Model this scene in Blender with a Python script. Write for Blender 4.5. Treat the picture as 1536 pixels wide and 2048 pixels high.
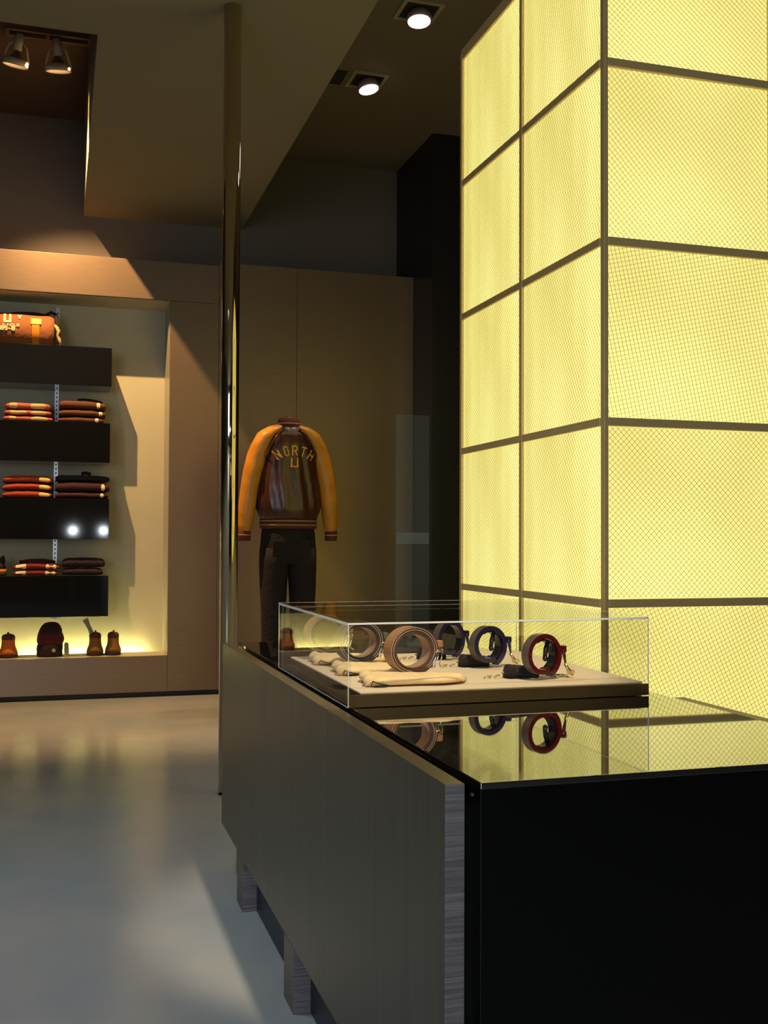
import bpy, bmesh, math, random
from mathutils import Vector, Matrix, noise
random.seed(7)
for o in list(bpy.data.objects): bpy.data.objects.remove(o)
S = bpy.context.scene
COL = S.collection

# ------------------------------------------------------------ camera
cam_d = bpy.data.cameras.new('camera'); cam = bpy.data.objects.new('camera', cam_d); COL.objects.link(cam)
rt = Vector((0.957, -0.291, 0.004)); fw = Vector((0.291, 0.956, 0.025)).normalized()
rt = (rt - fw * rt.dot(fw)).normalized(); up = rt.cross(fw)
mm = Matrix((rt, up, -fw)).transposed().to_4x4(); mm.translation = (0, 0, 1.10)
cam.matrix_world = mm
cam_d.sensor_fit = 'VERTICAL'; cam_d.sensor_height = 36; cam_d.lens = 2140.1 / 2048 * 36
cam_d.clip_start = .02; cam_d.clip_end = 60
S.camera = cam

# ------------------------------------------------------------ world, exposure, room light
W = bpy.data.worlds.new('world'); S.world = W; W.use_nodes = True
W.node_tree.nodes['Background'].inputs[0].default_value = (.55, .72, 1, 1)
W.node_tree.nodes['Background'].inputs[1].default_value = 1.1      # daylight outside the shop window
S.view_settings.view_transform = 'Standard'; S.view_settings.look = 'None'
S.view_settings.gamma = 1; S.view_settings.use_curve_mapping = False
S.view_settings.exposure = 0
S.cycles.transparent_max_bounces = 32
S.cycles.max_bounces = 10

def area(name, loc, tgt, sx, sy, e, color):
    l = bpy.data.lights.new(name, 'AREA'); l.shape = 'RECTANGLE'; l.size = sx; l.size_y = sy
    l.energy = e; l.color = color
    o = bpy.data.objects.new(name, l); COL.objects.link(o); o.location = loc
    o.rotation_euler = (Vector(tgt) - Vector(loc)).to_track_quat('-Z', 'Y').to_euler(); return o
def spot(name, loc, tgt, e, color, deg, blend=.3, size=.03):
    l = bpy.data.lights.new(name, 'SPOT'); l.energy = e; l.color = color
    l.spot_size = math.radians(deg); l.spot_blend = blend; l.shadow_soft_size = size
    o = bpy.data.objects.new(name, l); COL.objects.link(o); o.location = loc
    o.rotation_euler = (Vector(tgt) - Vector(loc)).to_track_quat('-Z', 'Y').to_euler(); return o
area('window_fill', (-2.75, -3.9, 1.8), (-.9, 3, .3), 2.3, 2.4, 110, (.74, .86, 1))  # area fill added inside the window opening to stand in for daylight
spot('niche_spot', (-.2, 6.66, 3.93), (.25, 7.6, 1.7), 560, (1, .60, .24), 86, .5, .012)
spot('niche_spot', (.03, 6.66, 3.93), (.1, 7.6, 1.9), 70, (1, .60, .24), 84, .5, .012)
spot('ceiling_spot', (1.85, 5.45, 3.83), (1.75, 5.4, 0), 80, (1, .88, .72), 44, .6, .05)
spot('ceiling_spot', (1.86, 6.42, 3.83), (1.40, 6.6, 1.2), 110, (1, .80, .55), 40, .6, .05)
spot('case_fill', (.8, .9, 3.35), (.86, 2.5, .78), 410, (1, .84, .58), 21, .5, .05)  # unseen fill added to brighten the felt and belts, without a fitting
spot('aisle_fill', (-.5, 3.0, 3.35), (-.1, 3.0, 0), 165, (.80, .92, 1), 110, 1, .4)  # unseen cool fill added to brighten the aisle floor
spot('aisle_fill', (-.9, 6.0, 3.35), (-.1, 7.4, .2), 28, (1, .78, .62), 70, .9, .05)  # unseen warm fill added for the foot of the back partition

# ------------------------------------------------------------ materials
def mat(name, col, rough=.5, metal=0, emit=None, es=0, spec=.5, coat=0, bump=None, var=None, brushed=None, ior=None, fine=None):
    m = bpy.data.materials.new(name); m.use_nodes = True
    nt = m.node_tree; b = nt.nodes['Principled BSDF']; L = nt.links
    b.inputs['Base Color'].default_value = (*col, 1); b.inputs['Roughness'].default_value = rough
    b.inputs['Metallic'].default_value = metal; b.inputs['Specular IOR Level'].default_value = spec
    b.inputs['Coat Weight'].default_value = coat; b.inputs['Coat Roughness'].default_value = .03
    if ior: b.inputs['IOR'].default_value = ior
    if emit: b.inputs['Emission Color'].default_value = (*emit, 1); b.inputs['Emission Strength'].default_value = es
    tc = nt.nodes.new('ShaderNodeTexCoord')
    def nz(scale, stretch=(1, 1, 1), detail=4):
        mp = nt.nodes.new('ShaderNodeMapping'); mp.inputs['Scale'].default_value = stretch
        n = nt.nodes.new('ShaderNodeTexNoise'); n.inputs['Scale'].default_value = scale; n.inputs['Detail'].default_value = detail
        L.new(tc.outputs['Object'], mp.inputs[0]); L.new(mp.outputs[0], n.inputs['Vector']); return n
    if var:                                            # (scale, second colour, stretch)
        n = nz(var[0], var[2] if len(var) > 2 else (1, 1, 1)); mx = nt.nodes.new('ShaderNodeMix'); mx.data_type = 'RGBA'
        cr = nt.nodes.new('ShaderNodeMapRange'); cr.inputs[1].default_value = .35; cr.inputs[2].default_value = .65
        L.new(n.outputs[0], cr.inputs[0]); L.new(cr.outputs[0], mx.inputs[0])
        mx.inputs[6].default_value = (*col, 1); mx.inputs[7].default_value = (*var[1], 1)
        L.new(mx.outputs[2], b.inputs['Base Color'])
    if brushed: bump = brushed
    if bump:                                           # (scale, strength, stretch)
        n = nz(bump[0], bump[2] if len(bump) > 2 else (1, 1, 1), 6); bp = nt.nodes.new('ShaderNodeBump')
        bp.inputs['Strength'].default_value = bump[1]; bp.inputs['Distance'].default_value = .01
        L.new(n.outputs[0], bp.inputs['Height']); L.new(bp.outputs[0], b.inputs['Normal'])
    return m

M = {}
# polished concrete floor
M['floor'] = m = mat('polished_concrete', (.40, .385, .36), .2, spec=.5, var=(2.2, (.31, .335, .345), (1, .8, 1)))
nt = m.node_tree; b = nt.nodes['Principled BSDF']
n = nt.nodes.new('ShaderNodeTexNoise'); n.inputs['Scale'].default_value = 1.6; n.inputs['Detail'].default_value = 6
tcn = nt.nodes.new('ShaderNodeTexCoord'); mp = nt.nodes.new('ShaderNodeMapping'); mp.inputs['Scale'].default_value = (1, 3, 1)
mr = nt.nodes.new('ShaderNodeMapRange'); mr.inputs[3].default_value = .10; mr.inputs[4].default_value = .30
nt.links.new(tcn.outputs['Object'], mp.inputs[0]); nt.links.new(mp.outputs[0], n.inputs['Vector'])
nt.links.new(n.outputs[0], mr.inputs[0]); nt.links.new(mr.outputs[0], b.inputs['Roughness'])
bp = nt.nodes.new('ShaderNodeBump'); bp.inputs['Strength'].default_value = .10; bp.inputs['Distance'].default_value = .02
nt.links.new(n.outputs[0], bp.inputs['Height']); nt.links.new(bp.outputs[0], b.inputs['Normal'])
M['ceiling'] = mat('ceiling_paint', (.17, .135, .10), .8, bump=(60, .04))
M['soffit'] = mat('soffit_paint', (.25, .215, .15), .8, bump=(60, .04))
M['backwall'] = mat('upper_wall_paint', (.12, .10, .085), .8, bump=(50, .05))
M['plainwall'] = mat('side_wall_paint', (.06, .055, .05), .8)
M['clad'] = mat('bronze_cladding', (.215, .15, .105), .36, spec=.4, metal=.55, var=(9, (.195, .138, .092), (1, 1, 14)), bump=(60, .05, (1, 1, 20)))
M['blackwall'] = mat('black_wall_lacquer', (.010, .009, .009), .35)
M['panel'] = mat('counter_side_laminate', (.13, .108, .076), .38, spec=.45, metal=.2, var=(30, (.11, .092, .064), (1, 1, .06)), bump=(120, .04, (1, 1, .05)))
M['endgrain'] = mat('counter_end_laminate', (.23, .20, .20), .45, spec=.5, var=(60, (.13, .11, .115), (.15, 1, 4)), bump=(90, .25, (.1, 1, 3)))
M['paneltop'] = mat('counter_edge_gold_lit', (.32, .25, .13), .32, metal=.7, bump=(120, .05, (6, .05, 1)))  # warm light on the top edge is put into this gold colour
M['blackglass'] = mat('black_lacquer_glass', (.004, .004, .004), .015, spec=1.0, ior=1.9, coat=1)
M['lacquer'] = mat('black_gloss_lacquer', (.006, .006, .007), .05, spec=.5)
M['bodyblack'] = mat('counter_body_lacquer', (.003, .003, .003), .22, spec=.25)
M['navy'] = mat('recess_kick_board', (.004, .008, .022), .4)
M['chrome'] = mat('polished_steel', (.74, .68, .58), .045, metal=1)
M['column'] = mat('bronzed_polished_steel', (.66, .54, .36), .05, metal=1)
M['steel'] = mat('satin_steel', (.62, .62, .62), .3, metal=1)
M['brass'] = mat('gold_metal', (.75, .58, .25), .22, metal=1)
M['bronze'] = mat('brushed_bronze_strip', (.58, .40, .17), .22, metal=.95, bump=(60, .05, (.1, 1, 8)))
M['darkred'] = mat('dark_mahogany_edge', (.045, .014, .008), .25, spec=.5)
M['fabric'] = mat('cream_felt', (.66, .53, .37), .9, bump=(900, .15))
M['cotton'] = mat('cream_cotton', (.86, .64, .34), .95, bump=(140, .35), var=(25, (.78, .56, .29)))
M['darkfur'] = mat('dark_brushed_suede', (.035, .025, .018), .95, bump=(300, .9), var=(90, (.01, .008, .012)))
M['whitepaper'] = mat('pale_paper', (.26, .25, .18), .8)
M['cream'] = mat('cream_print', (.85, .66, .36), .8)
M['yellow'] = mat('gold_felt_letter', (.72, .36, .05), .8, bump=(200, .2))
M['niche'] = mat('pale_niche_paint', (.47, .43, .31), .75, bump=(20, .03), var=(3, (.44, .405, .29)))
M['nicheside'] = mat('niche_side_panel', (.34, .32, .26), .3)
M['slot'] = mat('slot_shadow', (.02, .02, .02), .8)
M['mull'] = mat('bronze_mullion', (.72, .50, .20), .4, metal=.15, bump=(200, .25, (1, 1, 1)))
M['wire'] = mat('mesh_wire', (.22, .18, .09), .5, metal=.4)
M['whitemetal'] = mat('lamp_white_metal', (.72, .60, .46), .35)
M['holder'] = mat('lamp_reflector_glass', (.6, .5, .4), .08, metal=.9)
M['lens'] = mat('lit_lens', (.9, .9, .9), .3, emit=(1, .88, .80), es=9)
M['globeglow'] = mat('glint_globe_glow', (.9, .9, .9), .3, emit=(.85, .93, 1), es=60)  # glow of the added globes behind the camera
M['offlens'] = mat('lens_seen_from_behind', (.7, .6, .5), .3, emit=(1, .7, .35), es=3)
M['tube'] = mat('fluorescent_tube', (.9, .9, .9), .4, emit=(1, .92, .38), es=55)
M['brownleather'] = mat('brown_leather', (.075, .022, .008), .30, spec=.6, bump=(18, .55, (1, 1, .35)), var=(7, (.045, .012, .007), (2, 2, .5)))
M['tanleather'] = mat('tan_leather', (.62, .255, .018), .42, spec=.4, bump=(12, .5), var=(6, (.52, .20, .014)))
M['rib'] = mat('brown_knit_rib', (.11, .022, .008), .9, bump=(60, .3, (6, 6, .4)))
M['jeans'] = mat('dark_denim', (.014, .008, .007), .9, bump=(40, .5), var=(8, (.009, .005, .006)))
M['form'] = mat('mannequin_form', (.05, .035, .03), .5)
M['stripe'] = mat('cream_rib_stripe', (.45, .27, .12), .8)
M['frosted'] = None
# clear acrylic: fresnel mix of clear transmission and mirror reflection
def clear(name, tint, ior=1.49, rough=0.0, diff=None):
    m = bpy.data.materials.new(name); m.use_nodes = True; nt = m.node_tree; nt.nodes.clear()
    o = nt.nodes.new('ShaderNodeOutputMaterial'); mx = nt.nodes.new('ShaderNodeMixShader'); lw = nt.nodes.new('ShaderNodeLayerWeight'); lw.inputs[0].default_value = .5
    pw = nt.nodes.new('ShaderNodeMath'); pw.operation = 'POWER'; pw.inputs[1].default_value = 6.5; nt.links.new(lw.outputs['Facing'], pw.inputs[0])
    fr = nt.nodes.new('ShaderNodeMapRange'); f0 = ((ior - 1) / (ior + 1)) ** 2; fr.inputs[3].default_value = f0; nt.links.new(pw.outputs[0], fr.inputs[0])
    t = nt.nodes.new('ShaderNodeBsdfTransparent'); t.inputs[0].default_value = (*tint, 1)
    g = nt.nodes.new('ShaderNodeBsdfGlossy'); g.inputs['Roughness'].default_value = rough
    nt.links.new(fr.outputs[0], mx.inputs[0]); nt.links.new(t.outputs[0], mx.inputs[1]); nt.links.new(g.outputs[0], mx.inputs[2])
    if diff:
        d = nt.nodes.new('ShaderNodeBsdfDiffuse'); d.inputs[0].default_value = (*diff[0], 1)
        m2 = nt.nodes.new('ShaderNodeMixShader'); m2.inputs[0].default_value = diff[1]
        nt.links.new(mx.outputs[0], m2.inputs[1]); nt.links.new(d.outputs[0], m2.inputs[2]); nt.links.new(m2.outputs[0], o.inputs[0])
    else: nt.links.new(mx.outputs[0], o.inputs[0])
    return m
M['acrylic'] = clear('clear_acrylic', (.985, .985, .97))
M['acrylicedge'] = mat('acrylic_edge_highlight', (.85, .83, .74), .12, spec=.8)  # pale colour stands in for bright highlights along the acrylic edges
M['frosted'] = clear('bluish_reflection_pane', (.93, .94, .96), 1.3, .2, ((.30, .36, .46), .10))
M['reflband'] = clear('bright_reflection_band', (.9, .93, .97), 1.3, .3, ((.45, .52, .62), .22))
# backlit panel of the light box
def lightpanel(name, strength, streak):
    m = mat(name, (.55, .5, .3), .22, spec=.5, emit=(1, .835, .235), es=strength)
    nt = m.node_tree; L = nt.links; b = nt.nodes['Principled BSDF']
    tc = nt.nodes.new('ShaderNodeTexCoord'); mp = nt.nodes.new('ShaderNodeMapping')
    mp.inputs['Scale'].default_value = (streak, 1.3, 1)
    n = nt.nodes.new('ShaderNodeTexNoise'); n.inputs['Scale'].default_value = 1.0; n.inputs['Detail'].default_value = 2
    L.new(tc.outputs['Object'], mp.inputs[0]); L.new(mp.outputs[0], n.inputs['Vector'])
    r = nt.nodes.new('ShaderNodeValToRGB')
    r.color_ramp.elements[0].position = .38; r.color_ramp.elements[0].color = (.80, .69, .165, 1)
    r.color_ramp.elements[1].position = .64; r.color_ramp.elements[1].color = (1.02, .90, .28, 1)
    L.new(n.outputs[0], r.inputs[0]); L.new(r.outputs[0], b.inputs['Emission Color'])
    return m
M['lightfront'] = lightpanel('backlit_panel_front', 1.08, 1.6)
M['lightside'] = lightpanel('backlit_panel_side', 1.1, 7.0)

# ------------------------------------------------------------ mesh helpers
def bx(bm, x0, x1, y0, y1, z0, z1, mi=0):
    vs = [bm.verts.new(p) for p in ((x0, y0, z0), (x1, y0, z0), (x1, y1, z0), (x0, y1, z0), (x0, y0, z1), (x1, y0, z1), (x1, y1, z1), (x0, y1, z1))]
    fs = [bm.faces.new([vs[i] for i in f]) for f in ((3, 2, 1, 0), (4, 5, 6, 7), (0, 1, 5, 4), (1, 2, 6, 5), (2, 3, 7, 6), (3, 0, 4, 7))]
    for f in fs: f.material_index = mi
    return fs                                           # bottom, top, -y, +x, +y, -x
def tube(bm, pts, r, seg=8, cap=True, flat=1.0):
    pts = [Vector(p) for p in pts]; rs = r if isinstance(r, (list, tuple)) else [r] * len(pts); rings = []
    prev = None
    for i, p in enumerate(pts):
        t = (pts[min(i + 1, len(pts) - 1)] - pts[max(i - 1, 0)]).normalized()
        if prev is None: a = t.orthogonal().normalized()
        else: a = (prev - t * prev.dot(t)); a = a.normalized() if a.length > 1e-6 else t.orthogonal().normalized()
        prev = a; c = t.cross(a)
        rings.append([bm.verts.new(p + a * math.cos(k * 2 * math.pi / seg) * rs[i] + c * math.sin(k * 2 * math.pi / seg) * rs[i] * flat) for k in range(seg)])
    for A, B in zip(rings, rings[1:]):
        for k in range(seg): bm.faces.new((A[k], A[(k + 1) % seg], B[(k + 1) % seg], B[k]))
    if cap: bm.faces.new(rings[0][::-1]); bm.faces.new(rings[-1])
def lathe(bm, prof, seg=32, origin=(0, 0, 0), axis=(0, 0, 1), cap=True):
    q = Vector((0, 0, 1)).rotation_difference(Vector(axis)); rings = []
    for r, z in prof:
        rings.append([bm.verts.new(Vector(origin) + q @ Vector((r * math.cos(k * 2 * math.pi / seg), r * math.sin(k * 2 * math.pi / seg), z))) for k in range(seg)])
    for A, B in zip(rings, rings[1:]):
        for k in range(seg): bm.faces.new((A[k], A[(k + 1) % seg], B[(k + 1) % seg], B[k]))
    if cap: bm.faces.new(rings[0][::-1]); bm.faces.new(rings[-1])
def loft(bm, rings, cap=True):
    R = [[bm.verts.new(p) for p in r] for r in rings]; n = len(R[0])
    for A, B in zip(R, R[1:]):
        for k in range(n): bm.faces.new((A[k], A[(k + 1) % n], B[(k + 1) % n], B[k]))
    if cap: bm.faces.new(R[0][::-1]); bm.faces.new(R[-1])
def obj(name, bm, m, parent=None, smooth=False, bevel=0, loc=None, mats=None, bseg=2):
    bmesh.ops.recalc_face_normals(bm, faces=bm.faces)
    me = bpy.data.meshes.new(name); bm.to_mesh(me); bm.free()
    for x in (mats or [m]): me.materials.append(x)
    if smooth: me.shade_smooth()
    o = bpy.data.objects.new(name, me); COL.objects.link(o)
    if parent: o.parent = parent
    if loc: o.location = loc
    if bevel:
        md = o.modifiers.new('bevel', 'BEVEL'); md.width = bevel; md.segments = bseg; md.limit_method = 'ANGLE'
    return o
def boxobj(name, x0, x1, y0, y1, z0, z1, m, parent=None, bevel=0):
    bm = bmesh.new(); bx(bm, x0, x1, y0, y1, z0, z1); return obj(name, bm, m, parent, bevel=bevel)
def tag(o, label, cat, group=None, kind=None):
    if label: o['label'] = label
    if cat: o['category'] = cat
    if group: o['group'] = group
    if kind: o['kind'] = kind
    return o
def thing(name, label, cat, loc=(0, 0, 0), rz=0, group=None):
    o = bpy.data.objects.new(name, None); COL.objects.link(o); o.location = loc; o.rotation_euler = (0, 0, rz)
    o.empty_display_size = .05
    return tag(o, label, cat, group)
def struct(o): o['kind'] = 'structure'; return o
def copy_tree(o, parent=None):
    c = o.copy(); COL.objects.link(c); c.parent = parent
    for ch in list(o.children): copy_tree(ch, c)
    return c

STROKES = {'N': [[(0, 0), (0, 1)], [(0, 1), (.6, 0)], [(.6, 0), (.6, 1)]],
    'O': [[(.05, .15), (.05, .85), (.18, 1), (.42, 1), (.55, .85), (.55, .15), (.42, 0), (.18, 0), (.05, .15)]],
    'R': [[(0, 0), (0, 1), (.42, 1), (.58, .88), (.58, .6), (.42, .48), (0, .48)], [(.3, .48), (.6, 0)]],
    'T': [[(0, 1), (.6, 1)], [(.3, 1), (.3, 0)]], 'H': [[(0, 0), (0, 1)], [(.6, 0), (.6, 1)], [(0, .5), (.6, .5)]],
    'U': [[(0, 1), (0, 0), (.6, 0), (.6, 1)]], '-': [[(.1, .45), (.5, .45)]],
    '8': [[(.1, 0), (.5, 0), (.6, .12), (.6, .4), (.5, .5), (.1, .5), (0, .6), (0, .88), (.1, 1), (.5, 1), (.6, .88), (.6, .6), (.5, .5)], [(.1, .5), (0, .4), (0, .12), (.1, 0)]],
    '9': [[(.6, .5), (.1, .5), (0, .6), (0, .88), (.1, 1), (.5, 1), (.6, .88), (.6, .1), (.5, 0), (.1, 0)]],
    'C': [[(.6, .85), (.5, 1), (.1, 1), (0, .88), (0, .12), (.1, 0), (.5, 0), (.6, .15)]],
    'Y': [[(0, 1), (.3, .5), (.6, 1)], [(.3, .5), (.3, 0)]], 'L': [[(0, 1), (0, 0), (.55, 0)]], 'V': [[(0, 1), (.3, 0), (.6, 1)]],
    'S': [[(.6, .88), (.5, 1), (.1, 1), (0, .88), (0, .6), (.1, .5), (.5, .5), (.6, .4), (.6, .12), (.5, 0), (.1, 0), (0, .12)]]}
def letter(bm, ch, f, w=.09):
    """strokes of one letter; f maps (u, v, depth) to a point"""
    for st in STROKES[ch]:
        for (a, b_) in zip(st, st[1:]):
            a = Vector(a); b_ = Vector(b_); d = (b_ - a); L = d.length; d /= L; n = Vector((-d.y, d.x)) * w; a = a - d * w * .9; b_ = b_ + d * w * .9
            k = max(1, int(L / .34)); prev = None
            for i in range(k + 1):
                p = a.lerp(b_, i / k)
                cur = [bm.verts.new(f(*(p + n), 1)), bm.verts.new(f(*(p - n), 1)), bm.verts.new(f(*(p - n), 0)), bm.verts.new(f(*(p + n), 0))]
                if prev:
                    for q in range(4): bm.faces.new((prev[q], prev[(q + 1) % 4], cur[(q + 1) % 4], cur[q]))
                else: bm.faces.new(cur[::-1])
                prev = cur
            bm.faces.new(prev)

# ------------------------------------------------------------ the room
XL, XR, YB, YF = -4.2, 4.6, -4.0, 8.0
CZ, SZ, RZ = 4.0, 3.43, 4.12
PW = 7.57                                                # face of the clad partition
struct(boxobj('floor', XL, XR, YB, YF, -.1, 0, M['floor']))
bm = bmesh.new(); bx(bm, 1.30, XR, YB, YF, CZ, CZ + .1); c = struct(obj('ceiling', bm, M['ceiling']))
bm = bmesh.new(); bx(bm, XL, .15, 5.08, YF, RZ, RZ + .1); struct(obj('ceiling', bm, mat('recess_shade_paint', (.06, .04, .035), .8)))  # darker than the main ceiling; the recess dimness is put into its colour
bm = bmesh.new(); bx(bm, XL, 1.30, YB, 5.08, SZ, CZ + .22); bx(bm, .15, 1.30, 5.08, YF, SZ, CZ + .22); struct(obj('ceiling', bm, M['soffit']))
struct(boxobj('wall_back', XL, XR, YF, YF + .1, 0, CZ + .25, M['backwall']))
struct(boxobj('wall_left', XL - .1, XL, YB, YF, 0, CZ + .25, M['plainwall']))
struct(boxobj('wall_right', XR, XR + .1, YB, YF, 0, CZ + .1, M['plainwall']))
# wall behind the camera with its shop window opening
bm = bmesh.new()
bx(bm, XL, -4.0, YB - .1, YB, 0, CZ + .1); bx(bm, -1.5, XR, YB - .1, YB, 0, CZ + .1)
bx(bm, -4.0, -1.5, YB - .1, YB, 0, .5); bx(bm, -4.0, -1.5, YB - .1, YB, 3.0, CZ + .1)
struct(obj('wall_front', bm, M['plainwall']))
bm = bmesh.new()
for x in (-4.0, -2.77, -1.54): bx(bm, x, x + .04, YB - .08, YB - .03, .5, 3.0)
bx(bm, -4.0, -1.5, YB - .08, YB - .03, .5, .54); bx(bm, -4.0, -1.5, YB - .08, YB - .03, 2.96, 3.0)
struct(obj('window_1', bm, M['steel']))
# dark lacquered block at the right of the back wall
blk = struct(boxobj('wall_corner', 2.53, XR, 7.15, YF - .001, 0, CZ, M['blackwall']))

# clad partition: panels round the niche, each its own piece
part = thing('partition', 'bronze clad partition along the back of the shop, holding the lit shelf niche', 'partition', (0, PW, 0))
def clad(x0, x1, z0, z1, y0=0, y1=.03, name='panel'):
    return boxobj(name, x0 + .0007, x1 - .0007, y0, y1, z0 + .001, z1 - .001, M['clad'], part, .0015)
NL, NR_, NB, NT = -1.35, .735, .285, 2.762
clad(-2.0, NL, .035, NT); clad(-2.0, 1.075, NT, 3.035)
clad(NR_, 1.075, .035, NT); clad(NL, NR_, .035, NB)
clad(1.075, 1.64, .035, 3.06); clad(1.64, 2.53, .035, 3.06)
bm = bmesh.new(); bx(bm, -2.0, 2.50, .03, .41, 3.0, 3.03); bx(bm, 2.50, 2.53, .03, .41, .02, 3.03); bx(bm, -2.0, NL - .02, .03, .41, .02, 3.0); bx(bm, NR_ + .02, 1.2, .03, .41, .02, 3.0)
obj('core', bm, M['clad'], part)
boxobj('kick_strip', -2.0, 2.53, .02, .40, 0, .034, M['slot'], part)
# the niche itself
bm = bmesh.new(); bx(bm, NL - .02, NR_ + .02, .385, .41, .20, NT + .02); obj('niche_back', bm, M['niche'], part)
bm = bmesh.new(); bx(bm, NR_, NR_ + .018, .03, .385, .2, NT); obj('niche_side', bm, M['nicheside'], part)
bm = bmesh.new(); bx(bm, NL - .018, NL, .03, .385, .2, NT); obj('niche_side', bm, M['nicheside'], part)
bm = bmesh.new(); bx(bm, NL, NR_, .03, .385, NT, NT + .018); obj('niche_ceiling', bm, M['niche'], part)
bm = bmesh.new(); bx(bm, NL, NR_, .03, .30, NB - .03, NB - .002); obj('niche_ledge', bm, M['niche'], part)
bm = bmesh.new(); bx(bm, NL, NR_, .30, .385, .19, .20); obj('light_trough', bm, M['niche'], part)
bm = bmesh.new(); tube(bm, [(NL + .05, .335, .245), (-.32, .335, .245)], .013, 10); tube(bm, [(-.26, .335, .245), (.60, .335, .245)], .013, 10); obj('light_tube', bm, M['tube'], part, smooth=True)
# slotted upright
def upright(x):
    u = thing('shelf_upright', 'slotted metal upright on the pale niche back behind the shelf stacks', 'shelf bracket', (x, PW + .385, 0))
    bm = bmesh.new(); bx(bm, -.014, .014, -.012, 0, .52, 2.74); r = obj('rail', bm, M['steel'], u)
    bm = bmesh.new(); z = .56
    while z < 2.7: bx(bm, -.004, .004, -.0128, -.0119, z, z + .014); z += .03
    s = obj('slots', bm, M['slot'], r); s['kind'] = 'stuff'
upright(-.020)
# black display shelves
for z0, z1, nm in ((2.145, 2.408, 'topmost black gloss box shelf under the duffel bag'), (1.617, 1.886, 'second black gloss box shelf from the top, under salmon and brown garments'),
                   (1.090, 1.366, 'third black gloss box shelf from the top, with bright glints of the added globes'), (.562, .836, 'lowest black gloss box shelf, under the crimson shirts')):
    s = thing('display_shelf', nm, 'shelf', (0, PW + .03, 0), group=None)
    dx = .342 if z0 > 2 else .336 if z0 > 1.5 else .334
    bm = bmesh.new(); bx(bm, NL + .15, dx, .012, .33, z0, z1); obj('box', bm, M['lacquer'], s, bevel=.002)
    bm = bmesh.new(); bx(bm, NL + .15, dx, 0, .012, z0 - .002, z1 + .002); obj('front_panel', bm, M['lacquer'], s, bevel=.0015)
    bm = bmesh.new(); bx(bm, -.05, .01, .33, .345, z1 - .12, z1 - .02); bx(bm, -.028, -.012, .33, .352, z1 - .11, z1 - .03); obj('bracket', bm, M['steel'], s)

# ------------------------------------------------------------ garments on the shelves
def M_(name, c, **k):
    if name not in M: M[name] = mat(name, c, .88, **k)
    return M[name]
M_('salmon', (.42, .085, .045), bump=(120, .3)); M_('rust', (.125, .036, .012), bump=(120, .3), var=(20, (.10, .03, .01)))
M_('orange_red', (.36, .045, .014), bump=(120, .3)); M_('maroon', (.045, .008, .007), bump=(120, .3)); M_('black_cloth', (.012, .008, .009), bump=(120, .3))
M_('crimson', (.24, .017, .012), bump=(120, .3)); M_('dark_wool', (.030, .010, .010), bump=(70, .8)); M_('sand', (.50, .35, .15), bump=(120, .3))
M_('duffel_brown', (.25, .08, .025), bump=(30, .5)); M_('strap_orange', (.62, .20, .01)); M_('label_yellow', (.9, .58, .14))
def garment(name, label, cat, group, x0, x1, y0, z0, h, m, crown=.01, seed=0, d=.24, patches=(), tilt=0, base=0):
    """a folded garment: soft slab with a rounded front fold that crowns in the middle"""
    root = thing(name, label, cat, ((x0 + x1) / 2, y0, z0), group=group)
    w = x1 - x0; bm = bmesh.new(); NX = 22; NP = 14; rings = []
    def P(u, a):
        X = (u - .5) * w; e = (1 - abs(2 * u - 1) ** 6) ** .3 if 0 < u < 1 else 0
        top = h * (.80 + .20 * e) + crown * math.sin(math.pi * u) ** .8 + .004 * noise.noise(Vector((u * 5, seed, 0)))
        top += tilt * (u - .5)
        bot = base * math.sin(math.pi * u) ** .8 if 0 < u < 1 else 0
        ca, sa = math.cos(a), math.sin(a)
        fy = abs(sa) ** .6 * (1 if sa > 0 else -1); fz = abs(ca) ** .6 * (1 if ca > 0 else -1)
        y = d / 2 - fy * d / 2 * (.96 + .04 * e) + .006 * noise.noise(Vector((u * 4, seed + 9, a)))
        z = (top + bot) / 2 + fz * (top - bot) / 2 * (.55 + .45 * e)
        return Vector((X, y, z))
    for i in range(NX + 1): rings.append([P(.001 + .998 * i / NX, k * 2 * math.pi / NP + .0) for k in range(NP)])
    loft(bm, rings); obj('cloth', bm, m, root, smooth=True)
    # inner fold line: a thin second layer lip on the front
    for (pn, u0, u1, v0, v1, pm, shape) in patches:
        bm = bmesh.new(); g = []
        def Q(u, v, off):
            a = math.acos(max(-1, min(1, 2 * v - 1)))      # v 0 bottom .. 1 top on the front side
            p = P(u, a) + Vector((0, -off, 0)); return p
        if shape == 'disc':
            uc, vc = (u0 + u1) / 2, (v0 + v1) / 2; ring = [bm.verts.new(Q(uc + (u1 - u0) / 2 * math.cos(t * math.pi / 8), max(.02, min(.98, vc + (v1 - v0) / 2 * math.sin(t * math.pi / 8))), .004)) for t in range(16)]
            cc = bm.verts.new(Q(uc, vc, .005))
            for t in range(16): bm.faces.new((cc, ring[t], ring[(t + 1) % 16]))
        else:
            K = 8; J = 5; G = [[bm.verts.new(Q(u0 + (u1 - u0) * i / K, v0 + (v1 - v0) * j / J, .0035)) for j in range(J + 1)] for i in range(K + 1)]
            for i in range(K):
                for j in range(J):
                    if shape == 'blob' and ((i in (0, K - 1)) and j in (0, J - 1)): continue
                    if shape == 'tee' and i < 5 and j < 2: continue
                    bm.faces.new((G[i][j], G[i + 1][j], G[i + 1][j + 1], G[i][j + 1]))
        o = obj(pn, bm, pm, root, smooth=True)
    return root
FY = PW + .075
Z2, Z3, Z4 = 1.890, 1.370, .840
pos = ['bottom', 'middle', 'top']
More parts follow.
